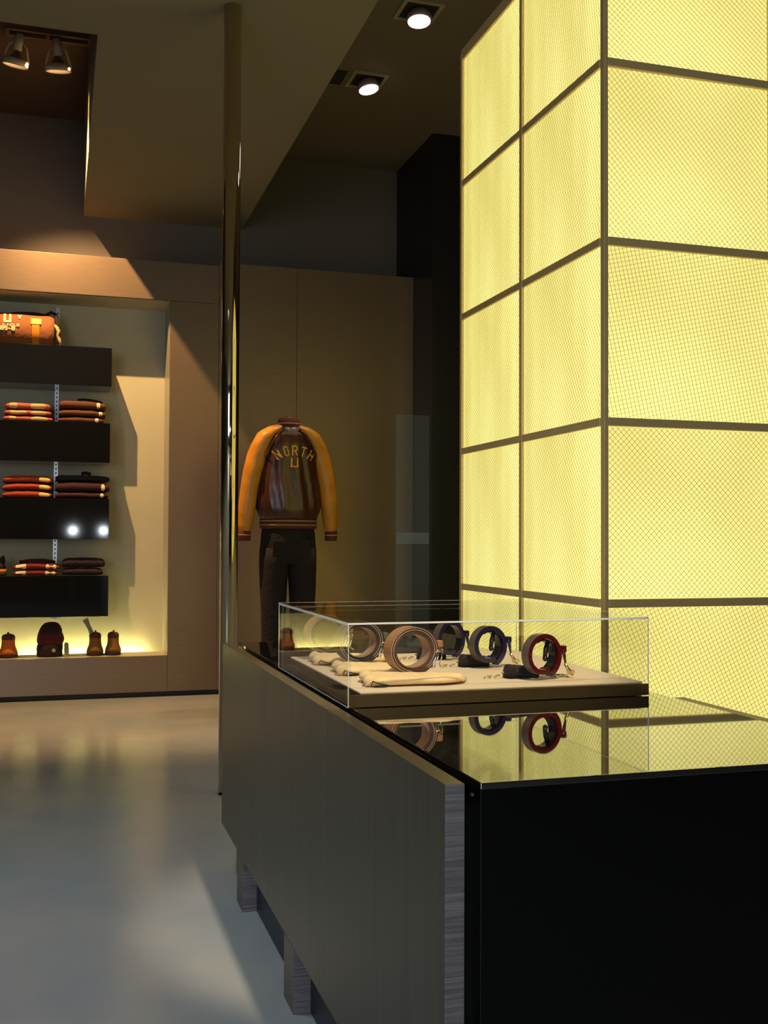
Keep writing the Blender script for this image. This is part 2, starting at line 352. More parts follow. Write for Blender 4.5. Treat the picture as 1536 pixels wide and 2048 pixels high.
# salmon patterned shirts
zz = Z2; hs = (.036, .036, .048)
for i in range(3):
    garment('folded_shirt', 'salmon shirt with sand coloured patches, %s of the left stack on the second shelf' % pos[i], 'shirt', 'salmon shirts on the second shelf',
            -.365 + .008 * i, -.045 - .008 * i, FY, zz, hs[i], M['salmon'], .002, i, base=.002 * (i > 0), patches=[('print_patch', .12 if i < 2 else .08, (.44, .47, .26)[i] if i else .26, .15, .85, M['sand'], 'blob'), ('print_patch', .56, .90, .12, .8, M['sand'], 'blob')])
    zz += hs[i] + .004
zz = Z2; hs = (.038, .046, .060)
for i in range(3):
    garment('folded_sweater', 'rust garment with round white badge' + ', %s of the right second-shelf stack' % pos[i], 'sweater', 'rust garments on the second shelf',
            -.010 + .004 * i, .296 + .010 * (i > 0), FY - .004 * i, zz, hs[i], M['rust'], .006, 10 + i, base=.006 * (i > 0), patches=[('badge', .80 + .05 * (i == 1), .88 + .05 * (i == 1), .2, .8, M['cream'], 'disc')], tilt=-.006 * i)
    zz += hs[i] + .004
g = thing('folded_scarf', 'black folded strap lying on top of the rust brown garments', 'strap', (.18, FY + .05, zz - .006))
bm = bmesh.new(); tube(bm, [(-.06, 0, .014), (-.02, -.01, .017), (.03, -.005, .014), (.08, .0, .006), (.105, .0, -.002)], .011, 8, flat=.6); obj('strap', bm, M['black_cloth'], g, smooth=True)
zz = Z3; hs = (.040, .046, .048)
for i in range(3):
    garment('folded_shirt', 'orange red shirt with yellow lettering, %s of the left stack on the third shelf' % pos[i], 'shirt', 'orange shirts on the third shelf',
            -.365 + .002 * i, -.045, FY, zz, hs[i], M['orange_red'], .010, 20 + i, base=.010 * (i > 0), patches=[('lettering', .74, .96, .25, .70, M['label_yellow'], 'blob'), ('neck_label', .47, .50, .8, .97, M['cream'], 'blob')])
    zz += hs[i] + .005
zz = Z3; hs = (.040, .072, .042)
for i in range(3):
    garment('folded_sweater', ('thin maroon sweater with white badge, bottom of the right third-shelf stack', 'thick maroon sweater with white badge, middle of the right third-shelf stack', 'black knitted garment on top of the maroon sweaters')[i], 'sweater', 'dark garments on the third shelf',
            -.022, .330 + .008 * (i > 0), FY, zz, hs[i], M['maroon'] if i < 2 else M['black_cloth'], .004, 30 + i, base=.004 * (i > 0), patches=[('badge', .84, .91, .2, .75, M['cream'], 'disc')] if i < 2 else ())
    zz += hs[i] + .002
g = thing('folded_belt', 'small black rolled strap on top of the dark garments on the third shelf', 'strap', (.18, FY + .04, zz + .006))
bm = bmesh.new(); tube(bm, [(-.028, 0, .006), (.0, -.01, .010), (.03, 0, .004)], .013, 8, flat=.8); obj('strap', bm, M['black_cloth'], g, smooth=True)
zz = Z4; hs = (.032, .044)
for i in range(2):
    garment('folded_shirt', ('crimson shirt with cream prints lying directly on the lowest black shelf', 'crimson shirt with cream logo and dark collar, upper one on the lowest black shelf')[i], 'shirt', 'crimson shirts on the lowest shelf',
            -.290, .006 + .006 * i, FY, zz, hs[i], M['crimson'], .008, 40 + i, base=.008 * (i > 0), patches=[('print', .06, .28, .2, .85, M['cream'], 'tee'), ('logo', .70, .93, .08, .92, M['cream'], 'disc')])
    zz += hs[i] + .003
g = thing('folded_collar', 'dark maroon folded scarf draped on top of the crimson shirts', 'scarf', (-.13, FY + .06, zz + .018))
bm = bmesh.new(); tube(bm, [(-.12, 0, -.010), (-.05, -.01, .002), (.03, -.01, .003), (.11, 0, -.010)], .012, 8); obj('cloth', bm, M['maroon'], g, smooth=True)
zz = Z4; hs = (.048, .066)
for i in range(2):
    garment('folded_sweater', ('dark brown wool sweater under another at the right end of the lowest shelf', 'dark brown wool sweater on top at the right end of the lowest shelf')[i], 'sweater', 'dark wool sweaters on the lowest shelf',
            .030, .298 + .014 * i, FY, zz, hs[i], M['dark_wool'], .004, 50 + i, base=.004 * i)
    zz += hs[i] + .003

# duffel bag on the top shelf
d = thing('duffel_bag', 'rust brown duffel bag with orange strap and cream print on the top shelf', 'bag', (-.36, PW + .17, 2.412))
bm = bmesh.new(); rings = []
for i in range(26):
    u = i / 25; x = -.36 + u * .68
    e = min(1, (min(u, 1 - u) / .05) ** .5) if 0 < u < 1 else .0
    r = .115 * (.86 + .14 * e); rr = []
    for k in range(24):
        a = k * math.pi / 12; q = r * (1 + .05 * noise.noise(Vector((x * 9, math.cos(a) * 2, math.sin(a) * 2 + 3))))
        rr.append((x, .95 * q * math.cos(a), .112 + max(-.112, q * math.sin(a)) * .98))
    rings.append(rr)
loft(bm, rings); body = obj('bag_body', bm, M['duffel_brown'], d, smooth=True)
def dsurf(x, z, off=.004):
    s = (z - .112) / .1127; s = max(-.97, min(.97, s)); return Vector((x, -.109 * math.sqrt(1 - s * s) - off - .004, z))
def onbag(nm, x0, x1, z0, z1, m, off, par=d, K=3, J=8):
    bm = bmesh.new(); G = [[bm.verts.new(dsurf(x0 + (x1 - x0) * i / K, z0 + (z1 - z0) * j / J, off)) for j in range(J + 1)] for i in range(K + 1)]
    for i in range(K):
        for j in range(J): bm.faces.new((G[i][j], G[i + 1][j], G[i + 1][j + 1], G[i][j + 1]))
    return obj(nm, bm, m, par, smooth=True)
onbag('strap', .175, .222, .008, .150, M['strap_orange'], .003)
onbag('strap_patch', .168, .234, .140, .180, M['label_yellow'], .007)
def word(): return obj('printed_letter', bm, M['cream'], d)
for ch, x, z, s, w in (('U', -.002, .148, .058, .13), ('V', .085, .175, .030, .12)):
    bm = bmesh.new(); letter(bm, ch, lambda u, v, k, x=x, z=z, s=s: dsurf(x + u * s, z + v * s * .9, .003 + .003 * k), w); word()
for i, ch in enumerate('CYCLO'): bm = bmesh.new(); letter(bm, ch, lambda u, v, k, i=i: dsurf(-.010 + i * .022 + u * .022, .118 + v * .014, .003 + .003 * k), .13); word()
for i, ch in enumerate('89-8'): bm = bmesh.new(); letter(bm, ch, lambda u, v, k, i=i: dsurf(-.026 + i * .024 + u * .026, .090 + v * .022, .003 + .003 * k), .14); word()
bm = bmesh.new(); tube(bm, [(.26, -.05, .215), (.30, -.06, .235), (.325, -.05, .225), (.335, -.06, .17), (.345, -.07, .09), (.355, -.06, .02)], [.010, .013, .013, .012, .014, .012], 8); obj('end_handle', bm, M['black_cloth'], d, smooth=True)
bm = bmesh.new(); tube(bm, [(.318, -.075, .150), (.334, -.085, .13), (.348, -.085, .105), (.340, -.08, .08), (.352, -.075, .05), (.362, -.07, .012)], [.006, .012, .014, .008, .012, .010], 8); obj('webbing_tail', bm, M['sand'], d, smooth=True)
bm = bmesh.new(); rings = []
for i in range(14):
    u = i / 13; x = -.34 + u * .60; rings.append([(x, .055 * math.cos(k * math.pi / 6), .215 + (.018 + .010 * noise.noise(Vector((u * 8, 3, 1)))) * (1 - .5 * abs(2 * u - 1) ** 4) * math.sin(k * math.pi / 6) + .010 * math.sin(u * 9)) for k in range(12)])
loft(bm, rings); obj('zip_flap', bm, M['black_cloth'], d, smooth=True)

# shoes and knitted caps on the ledge
M_('shoe_tan', (.26, .10, .015), bump=(60, .2)); M_('shoe_dark', (.09, .022, .010), bump=(60, .2)); M_('sole', (.03, .014, .008))
def shoe(label, x, upper, collar, w=.060, h=.17, rz=0, y=PW + .14):
    """low leather boot seen from its heel; heel towards the shop, toe towards the niche back"""
    t = thing('boot', label, 'shoe', (x, y, NB), rz, 'leather boots on the niche ledge')
    bm = bmesh.new(); rings = []
    for z, s in ((0, 1), (.012, 1.02), (.024, 1.0)):
        rings.append([(s * w * (.86 + .25 * max(0, math.sin(a))) * math.cos(a), s * (.062 * math.sin(a) if math.sin(a) < 0 else .150 * math.sin(a)), z) for a in [k * math.pi / 12 for k in range(24)]])
    loft(bm, rings); obj('sole', bm, M['sole'], t, smooth=False)
    bm = bmesh.new(); rings = []
    for z, sx, b0, f0 in ((.022, .95, .058, .142), (.045, .86, .054, .136), (.065, .72, .049, .118), (.085, .66, .046, .085), (.105, .63, .044, .060), (.125, .63, .044, .050)):
        rings.append([(sx * w * math.cos(a), (b0 if math.sin(a) < 0 else f0) * math.sin(a), z) for a in [k * math.pi / 12 for k in range(24)]])
    loft(bm, rings); obj('upper', bm, upper, t, smooth=True)
    bm = bmesh.new(); rings = []
    for z, sx, b0, f0 in ((.122, .64, .046, .052), (.138, .66, .048, .054), (.152, .55, .040, .048), (.158, .30, .022, .035)):
        rings.append([(sx * w * math.cos(a), (b0 if math.sin(a) < 0 else f0) * math.sin(a), z) for a in [k * math.pi / 12 for k in range(24)]])
    loft(bm, rings); obj('padded_collar', bm, collar, t, smooth=True)
    bm = bmesh.new(); tube(bm, [(0, -.040, .138), (0, -.050, .158), (0, -.046, .170), (0, -.034, .160)], .007, 6); obj('heel_tab', bm, collar, t, smooth=True)
    return t
shoe('tan leather boot with a paper tag sticking out, on the niche ledge', .254, M['shoe_tan'], M['shoe_dark'], .062)
shoe('rightmost tan leather boot on the glowing niche ledge, without a tag', .376, M['shoe_tan'], M['shoe_dark'], .060)
M_('shoe_orange', (.62, .14, .012), bump=(60, .2))
shoe('orange and maroon boot left of the knitted cap on the niche ledge', -.315, M['shoe_orange'], M['shoe_dark'], .068)
shoe('orange and maroon boot cut by the left edge of the picture on the niche ledge', -.455, M['shoe_orange'], M['shoe_dark'], .068)
t = thing('paper_tag', 'folded pale paper tag stuck in the tan boot on the ledge', 'tag', (.225, PW + .13, NB + .14))
bm = bmesh.new(); A = [(-.058, .100), (-.022, .120), (-.008, .080), (.006, .045), (.026, .012), (-.006, -.005), (-.020, .040), (-.036, .070)]
vs = [bm.verts.new((x, -.012 + .006 * math.sin(z * 60), z)) for x, z in A]; vb = [bm.verts.new((x, -.008 + .006 * math.sin(z * 60), z)) for x, z in A]
bm.faces.new(vs); bm.faces.new(vb[::-1])
for i in range(8): bm.faces.new((vs[i], vs[(i + 1) % 8], vb[(i + 1) % 8], vb[i]))
obj('paper', bm, M['whitepaper'], t)
t = thing('knitted_cap', 'dark maroon knitted cap with folded brim and round badge on the niche ledge', 'hat', (-.043, PW + .14, NB))
M_('cap_maroon', (.085, .006, .010), bump=(60, .7, (3, 3, .5))); M_('cap_dark', (.022, .006, .008), bump=(60, .7, (3, 3, .5)))
def ell(prof, oy=0): return [[(rx * math.cos(k * math.pi / 16) + cx, .72 * rx * math.sin(k * math.pi / 16), z) for k in range(32)] for rx, z, cx in prof]
bm = bmesh.new(); loft(bm, ell([(.080, .0, -.004), (.086, .015, -.004), (.084, .035, -.004), (.087, .05, -.004), (.085, .078, -.002), (.080, .085, 0)])); b_ = obj('brim', bm, M['cap_dark'], t, smooth=True)
bm = bmesh.new(); loft(bm, ell([(.078, .078, 0), (.088, .10, 0), (.090, .12, .002), (.084, .150, .0), (.078, .165, -.001)])); obj('band', bm, M['cap_maroon'], t, smooth=True)
bm = bmesh.new(); loft(bm, ell([(.079, .160, -.001), (.074, .185, .002), (.062, .210, .004), (.044, .228, .006), (.020, .235, .008)])); obj('crown', bm, M['cap_dark'], t, smooth=True)
bm = bmesh.new(); lathe(bm, [(.0125, 0), (.0125, .003)], 16, (.022, -.066, .046), (.25, -1, 0)); obj('badge', bm, M['sand'], t)
t = thing('swing_tag', 'white paper tag standing at the right of the maroon knitted cap', 'tag', (.062, PW + .10, NB))
bm = bmesh.new(); A = [(-.014, 0), (.018, 0), (.019, .04), (.014, .09), (-.004, .098), (-.014, .085)]
vs = [bm.verts.new((x, 0, z)) for x, z in A]; vb = [bm.verts.new((x, .004, z)) for x, z in A]; bm.faces.new(vs); bm.faces.new(vb[::-1])
for i in range(6): bm.faces.new((vs[i], vs[(i + 1) % 6], vb[(i + 1) % 6], vb[i]))
obj('paper', bm, M['whitepaper'], t)
# cap cut by the left edge of the picture on the lowest shelf
t = thing('peaked_cap', 'dark cap with tan band at the left end of the lowest shelf', 'hat', (-.425, PW + .12, .840))
bm = bmesh.new(); loft(bm, ell([(.095, 0, 0), (.098, .018, 0)])); obj('sole_band', bm, M['black_cloth'], t, smooth=True)
bm = bmesh.new(); loft(bm, ell([(.098, .018, 0), (.097, .045, 0)])); obj('tan_band', bm, M['strap_orange'], t, smooth=True)
bm = bmesh.new(); loft(bm, ell([(.094, .045, 0), (.080, .085, -.004), (.060, .095, -.006)])); obj('crown', bm, M['maroon'], t, smooth=True)
bm = bmesh.new(); tube(bm, [(.05, 0, .08), (.066, 0, .105), (.072, 0, .135)], [.03, .022, .006], 10); obj('peak', bm, M['black_cloth'], t, smooth=True)

# ------------------------------------------------------------ mannequin in a varsity jacket, seen from behind
MX, MY = 1.385, 6.62
pf = thing('display_platform', 'low black platform under the jacketed mannequin behind the counter', 'platform', (MX, MY, 0))
boxobj('platform_top', -.38, .38, -.32, .32, .12, .14, M['lacquer'], pf, .003); boxobj('platform_side', -.36, .36, -.30, .30, 0, .12, M['bodyblack'], pf)
mq = thing('mannequin', 'headless mannequin wearing a brown and tan varsity jacket and dark trousers, back turned', 'mannequin', (MX, MY, .14))
Z0 = .14
tz = [(1.735, .070, .060, 0), (1.700, .125, .080, 0), (1.655, .158, .102, 0), (1.60, .170, .114, 0), (1.50, .172, .120, 0), (1.40, .186, .126, -.002), (1.30, .200, .132, -.003), (1.20, .204, .136, -.004), (1.14, .200, .134, -.004), (1.10, .186, .122, -.002), (1.078, .176, .112, 0)]
def tprof(z):
    if z >= tz[0][0]: return tz[0][1:]
    for a, b2 in zip(tz, tz[1:]):
        if z >= b2[0]:
            t = (z - b2[0]) / (a[0] - b2[0]); t = t * t * (3 - 2 * t) * .3 + t * .7
            return tuple(b2[i] + (a[i] - b2[i]) * t for i in (1, 2, 3))
    return tz[-1][1:]
def tsurf(a, z):
    rx, ry, cx = tprof(z); c, s = math.cos(a), math.sin(a)
    f = min(1, max(0, (1.66 - z) / .15)) * min(1, max(.1, (z - 1.07) / .1))
    q = 1 + f * (.030 * math.sin(a * 13 + 2.2 * math.sin(z * 5)) + .05 * noise.noise(Vector((c * 3.2, s * 3.2, z * 1.6))))
    return Vector((cx + q * rx * abs(c) ** .9 * (1 if c > 0 else -1), q * ry * abs(s) ** .85 * (1 if s > 0 else -1), z))
bm = bmesh.new(); rings = []
for i in range(44):
    z = 1.735 - i * (1.735 - 1.078) / 43; rings.append([tsurf(k * 2 * math.pi / 72, z) for k in range(72)])
loft(bm, rings); jk = obj('jacket', bm, M['brownleather'], mq, smooth=True)
def backy(x, z):
    rx, ry, cx = tprof(z); c = max(-.97, min(.97, (x - cx) / rx)); c = abs(c) ** (1 / .9) * (1 if c > 0 else -1); a = -math.acos(max(-1, min(1, c)))
    return tsurf(a, z).y
# raglan sleeves
for s in (-1, 1):
    path = [(s * .050, .010, 1.722, .030, .066), (s * .100, .008, 1.692, .046, .092), (s * .146, .006, 1.650, .058, .098), (s * .176, .004, 1.585, .064, .088), (s * .204, 0, 1.49, .066, .076), (s * .228, -.004, 1.40, .062, .070), (s * .246, -.006, 1.30, .058, .064), (s * .258, -.006, 1.20, .055, .060), (s * .268, -.004, 1.11, .052, .056), (s * .274, 0, 1.03, .046, .050), (s * .276, 0, 1.005, .036, .040)]
    bm = bmesh.new(); rings = []; n_ = len(path); fine = []
    for i in range((n_ - 1) * 5 + 1):
        j = min(i // 5, n_ - 2); t = i / 5 - j; fine.append([path[j][k] + (path[j + 1][k] - path[j][k]) * t for k in range(5)])
    for i, (x, y, z, r, ry) in enumerate(fine):
        A_ = Vector(fine[max(i - 2, 0)][:3]); B_ = Vector(fine[min(i + 2, len(fine) - 1)][:3]); T = (B_ - A_).normalized(); side = Vector((0, 1, 0)); n1 = T.cross(side).normalized()
        rr = []
        for k in range(28):
            a = k * math.pi / 14; q = 1 + .07 * noise.noise(Vector((math.cos(a) * 2, math.sin(a) * 2 + s * 5, z * 11))) * min(1, i / 12)
            rr.append(Vector((x, y, z)) + n1 * math.cos(a) * r * q + side * math.sin(a) * ry * q)
        rings.append(rr)
    loft(bm, rings); sl = obj('sleeve', bm, M['tanleather'], jk, smooth=True)
    bm = bmesh.new(); lathe(bm, [(.038, 0), (.040, -.03), (.037, -.065), (.034, -.068)], 24, (s * .277, 0, 1.012)); obj('cuff', bm, M['rib'], jk, smooth=True)
    bm = bmesh.new(); lathe(bm, [(.0405, -.028), (.0415, -.031), (.0405, -.035)], 24, (s * .277, 0, 1.012)); obj('cuff_stripe', bm, M['stripe'], jk, smooth=True)
    # dark raglan seam piping where the sleeve meets the back
    bm = bmesh.new(); pts = []
    for i in range(13):
        u = i / 12; z = 1.705 - u * .25; x = s * (.050 + .112 * math.sin(u * math.pi / 2) ** .8); pts.append((x, min(backy(x, z), -.098 if .15 < u < .8 else 0) - .004, z))
    tube(bm, pts, .005, 6); obj('seam_piping', bm, M['brownleather'], jk, smooth=True)
def zring(pr): return [[(rx * math.cos(k * math.pi / 24), ry * math.sin(k * math.pi / 24) + oy, z + dz * math.sin(k * math.pi / 24)) for k in range(48)] for rx, ry, z, oy, dz in pr]
bm = bmesh.new(); loft(bm, zring([(.176, .112, 1.085, 0, 0), (.182, .118, 1.075, 0, 0), (.182, .118, 1.03, 0, 0), (.174, .112, 1.020, 0, 0)])); obj('waistband', bm, M['rib'], jk, smooth=True)
for z in (1.066, 1.040):
    bm = bmesh.new(); loft(bm, zring([(.183, .119, z, 0, 0), (.1845, .1205, z + .003, 0, 0), (.183, .119, z + .006, 0, 0)]), cap=False); obj('waistband_stripe', bm, M['stripe'], jk, smooth=True)
bm = bmesh.new(); loft(bm, zring([(.074, .066, 1.715, 0, 0), (.078, .070, 1.735, 0, 0), (.072, .064, 1.765, 0, .004), (.062, .056, 1.790, 0, .006), (.050, .046, 1.796, 0, .006)])); obj('collar', bm, M['rib'], jk, smooth=True)
bm = bmesh.new(); loft(bm, zring([(.0765, .0685, 1.745, 0, 0), (.0775, .0695, 1.749, 0, 0), (.0755, .0675, 1.753, 0, 0)]), cap=False); obj('collar_stripe', bm, M['stripe'], jk, smooth=True)
# chest lettering on the back: NORTH arched over U
for i, ch in enumerate('NORTH'):
    bm = bmesh.new(); th = (i - 2) * -.22; R_ = .185
    th = [.52, .24, -.01, -.27, -.54][i]
    def f(u, v, k, th=th):
        lx = (u - .3) * .046; lz = v * .062; r = R_ + lz
        x = -math.sin(th) * r + math.cos(th) * lx + .012; z = 1.335 + math.cos(th) * r + math.sin(th) * lx
        return Vector((x, backy(x, z) - .002 - .005 * k, z))
    letter(bm, ch, f, .085); obj('letter', bm, M['yellow'], jk)
bm = bmesh.new()
def f(u, v, k):
    x = .012 + (u - .3) * .062; z = 1.438 + v * .058; return Vector((x, backy(x, z) - .002 - .005 * k, z))
letter(bm, 'U', f, .075); obj('letter', bm, M['yellow'], jk)
# trousers: pelvis and two legs, one surface each side
bm = bmesh.new()
loft(bm, [[(rx * math.cos(k * math.pi / 24), ry * math.sin(k * math.pi / 24), z) for k in range(48)] for rx, ry, z in ((.160, .10, 1.06), (.172, .112, .98), (.178, .120, .90), (.172, .116, .84), (.150, .09, .80))])
for s in (-1, 1):
    rings = []
    for x, r, z in ((.086, .094, .90), (.090, .092, .80), (.092, .086, .66), (.092, .078, .50), (.092, .074, .34), (.092, .076, .18), (.093, .082, .05)):
        rings.append([(s * x + r * math.cos(k * math.pi / 14) * (1 + .05 * noise.noise(Vector((k, z * 9, s)))), r * 1.08 * math.sin(k * math.pi / 14), z) for k in range(28)])
    loft(bm, rings)
tr = obj('trousers', bm, M['jeans'], mq, smooth=True)
for s in (-1, 1):
    bm = bmesh.new(); bx(bm, s * .075 - .045, s * .075 + .045, -.116, -.108, .845, .945); obj('back_pocket', bm, M['jeans'], tr, bevel=.004)
for s in (-1, 1):
    bm = bmesh.new(); loft(bm, [[(s * .093 + .045 * math.cos(a) * q, .02 + (.06 if math.sin(a) < 0 else .14) * math.sin(a) * q, z) for a in [k * math.pi / 10 for k in range(20)]] for z, q in ((0, 1), (.03, 1), (.06, .7), (.08, .4))]); obj('shoe', bm, M['black_cloth'], mq, smooth=True)
bm = bmesh.new(); lathe(bm, [(.046, 1.70), (.046, 1.780), (.030, 1.800)], 24, (0, 0, 0)); obj('neck_form', bm, M['form'], mq, smooth=True)
for o in [jk] + list(jk.children) + [c for c in mq.children if c.name.startswith('neck_form')]:
    for v in o.data.vertices:
        if v.co.z > 1.15: v.co.z = 1.15 + (v.co.z - 1.15) * .885
# pale pane made up for a bluish reflection right of the jacket
t = thing('reflection_pane', 'narrow translucent bluish pane standing in for a reflection right of the jacketed mannequin', 'screen', (2.315, 6.95, 0))
boxobj('pane', -.115, .125, 0, .010, .03, 1.95, M['frosted'], t); boxobj('bright_reflection_band', -.115, .125, -.003, -.001, 1.065, 1.143, M['reflband'], t)
boxobj('foot', -.13, .14, -.06, .07, 0, .03, M['bodyblack'], t, .003)

# ------------------------------------------------------------ polished steel column
t = thing('column', 'slender polished steel column from floor to lowered ceiling beyond the counter', 'column', (.708, 4.63, 0))
bm = bmesh.new(); lathe(bm, [(.0385, .004), (.0385, SZ - .001)], 64); obj('shaft', bm, M['column'], t, smooth=True)
bm = bmesh.new(); lathe(bm, [(.0395, 0), (.0395, .004)], 48); obj('base_ring', bm, M['bodyblack'], t)

# ------------------------------------------------------------ display counter
CX0, CX1, CX2, CX3, CY0, CY1, CT = .531, .561, .586, 1.31, 1.44, 3.59, .75
ct = thing('display_counter', 'long counter with grey laminate side panels and black mirror glass top', 'counter', (0, 0, 0))
n3 = 3; pl = (CY1 - CY0) / n3
for i in range(n3):
    bm = bmesh.new(); y0 = CY0 + i * pl; fs = bx(bm, CX0, CX1, y0 + (.0012 if i else 0), y0 + pl - .0012, .153, CT)
    fs[2].material_index = 1; fs[1].material_index = 2
    obj('side_panel', bm, None, ct, bevel=.0012, mats=[M['panel'], M['endgrain'], M['paneltop']])
bm = bmesh.new(); bx(bm, CX2, CX3, CY0 + .004, CY1, .150, CT - .012); obj('body', bm, M['bodyblack'], ct, bevel=.002)
boxobj('black_end_panel', CX2 - .001, CX3 + .001, CY0, CY0 + .005, .012, CT - .010, M['bodyblack'], ct, .001)
boxobj('glass_top', CX2 - .002, CX3 + .002, CY0 - .003, CY1, CT - .010, CT, M['blackglass'], ct, .0015)
bm = bmesh.new(); bx(bm, CX1, CX2, CY0 + .015, CY1, .16, CT - .035); obj('gap_spacer', bm, M['bodyblack'], ct)
bm = bmesh.new(); lathe(bm, [(.0025, 0), (.0025, .004)], 16, (CX1 + .014, CY0 + .010, CT - .018), (0, -1, 0)); obj('gap_highlight', bm, M['chrome'], ct)  # tiny chrome disc standing in for a small highlight at the gap
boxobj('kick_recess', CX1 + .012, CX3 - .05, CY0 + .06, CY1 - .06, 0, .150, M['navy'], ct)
for y0 in (1.745, 2.452, 3.157):
    bm = bmesh.new(); fs = bx(bm, CX0, CX0 + .115, y0, y0 + .105, 0, .1525); fs[2].material_index = 1
    obj('leg', bm, None, ct, bevel=.0012, mats=[M['panel'], M['endgrain']])
boxobj('wooden_ledge', CX3 + .006, CX3 + .045, 1.2, 2.12, .70, CT - .004, mat('tan_ledge', (.50, .36, .18), .5), ct, .002)

# ------------------------------------------------------------ acrylic case
KX0, KX1, KY0, KY1, KB, KT = .575, 1.276, 2.14, 2.865, .751, .926
ks = thing('display_case', 'clear acrylic case over coiled belts on the black counter top', 'display case', (KX0, KY0, KB))
w, dp, h = KX1 - KX0, KY1 - KY0, KT - KB; T = .006
def pane(n_, *b6):
    o = boxobj(n_, *b6, M['acrylic'], ks); return o
pane('front_pane', T, w - T, 0, T, .028, h - T); pane('back_pane', T, w - T, dp - T, dp, 0, h - T)
pane('left_pane', 0, T, 0, dp, 0, h - T); pane('right_pane', w - T, w, 0, dp, 0, h - T); pane('top_pane', 0, w, 0, dp, h - T, h)
def edge(*b6): return boxobj('edge_highlight', *b6, M['acrylicedge'], ks)
e_ = .0016
edge(0, e_, -.0006, .0010, 0, h - T); edge(w - e_, w, -.0006, .001, .028, h - T); edge(0, e_, dp - .001, dp + .0006, 0, h - T); edge(w - e_, w, dp - .001, dp + .0006, 0, h - T)
edge(0, w, -.0008, .0006, h - .0042, h - .0004); edge(-.0008, .0006, 0, dp, h - .0058, h - .0002)
edge(e_, w, dp - .0005, dp + .0008, h - .0012, h); edge(w - .0005, w + .0008, 0, dp, h - .0012, h)
edge(-.0008, .0006, 0, dp, 0, .0012)
ty = thing('felt_tray', 'cream felt covered tray with bronze front edge inside the acrylic case', 'tray', (KX0, KY0, KB))
boxobj('bronze_front', .001, w - .001, -.003, -.0008, .0005, .0262, M['bronze'], ty, .0005)
boxobj('dark_side', .030, .036, T + .002, dp - .02, 0, .0255, M['darkred'], ty, .0005)
boxobj('dark_base', .036, w - .012, T + .002, dp - .02, 0, .0255, M['darkred'], ty)
boxobj('felt_top', .029, w - .011, T + .0015, dp - .019, .0256, .0295, M['fabric'], ty, .001)
TZ = KB + .0296

# belts: a spiral coil extruded along its axis
def coil(bm, r0, turns, t, gap, wid, flat, start, N=40, inner_first=True):
    K = int(turns * N); P = []
    for i in range(K + 1):
        a = start + i / N * 2 * math.pi; r = r0 - (t + gap) * i / N; P.append((a, r))
    def V(a, r, y): return bm.verts.new((r * math.cos(a) * flat, y, r * math.sin(a)))
    prev = None
    for a, r in P:
        c = [V(a, r, -wid / 2), V(a, r, wid / 2), V(a, r - t, wid / 2), V(a, r - t, -wid / 2)]
        if prev:
            for q in range(4):
                f = bm.faces.new((prev[q], prev[(q + 1) % 4], c[(q + 1) % 4], c[q])); f.material_index = 1 if q in (3, 1) else (0 if q == 0 else 2)
        else: bm.faces.new(c[::-1])
        prev = c
    bm.faces.new(prev)
M['belt_tan'] = mat('tan_belt_leather', (.36, .18, .08), .45, bump=(80, .2)); M['belt_edge'] = mat('brown_belt_edge', (.095, .048, .04), .4, bump=(60, .3)); M['belt_in'] = mat('belt_lining', (.34, .21, .14), .55)
M['belt_blue'] = mat('slate_belt_leather', (.10, .095, .08), .45, bump=(80, .2)); M['belt_blue_edge'] = mat('slate_belt_edge', (.035, .032, .035), .4)
M['belt_red'] = mat('oxblood_leather', (.085, .005, .009), .16, spec=.6); M['belt_navy'] = mat('navy_leather', (.022, .016, .045), .18, spec=.6); M['belt_black'] = mat('black_leather', (.012, .012, .013), .2, spec=.6)
M['belt_rim'] = mat('grey_belt_facing', (.09, .07, .065), .22); M['stitch'] = mat('pale_stitching', (.62, .5, .42), .7)
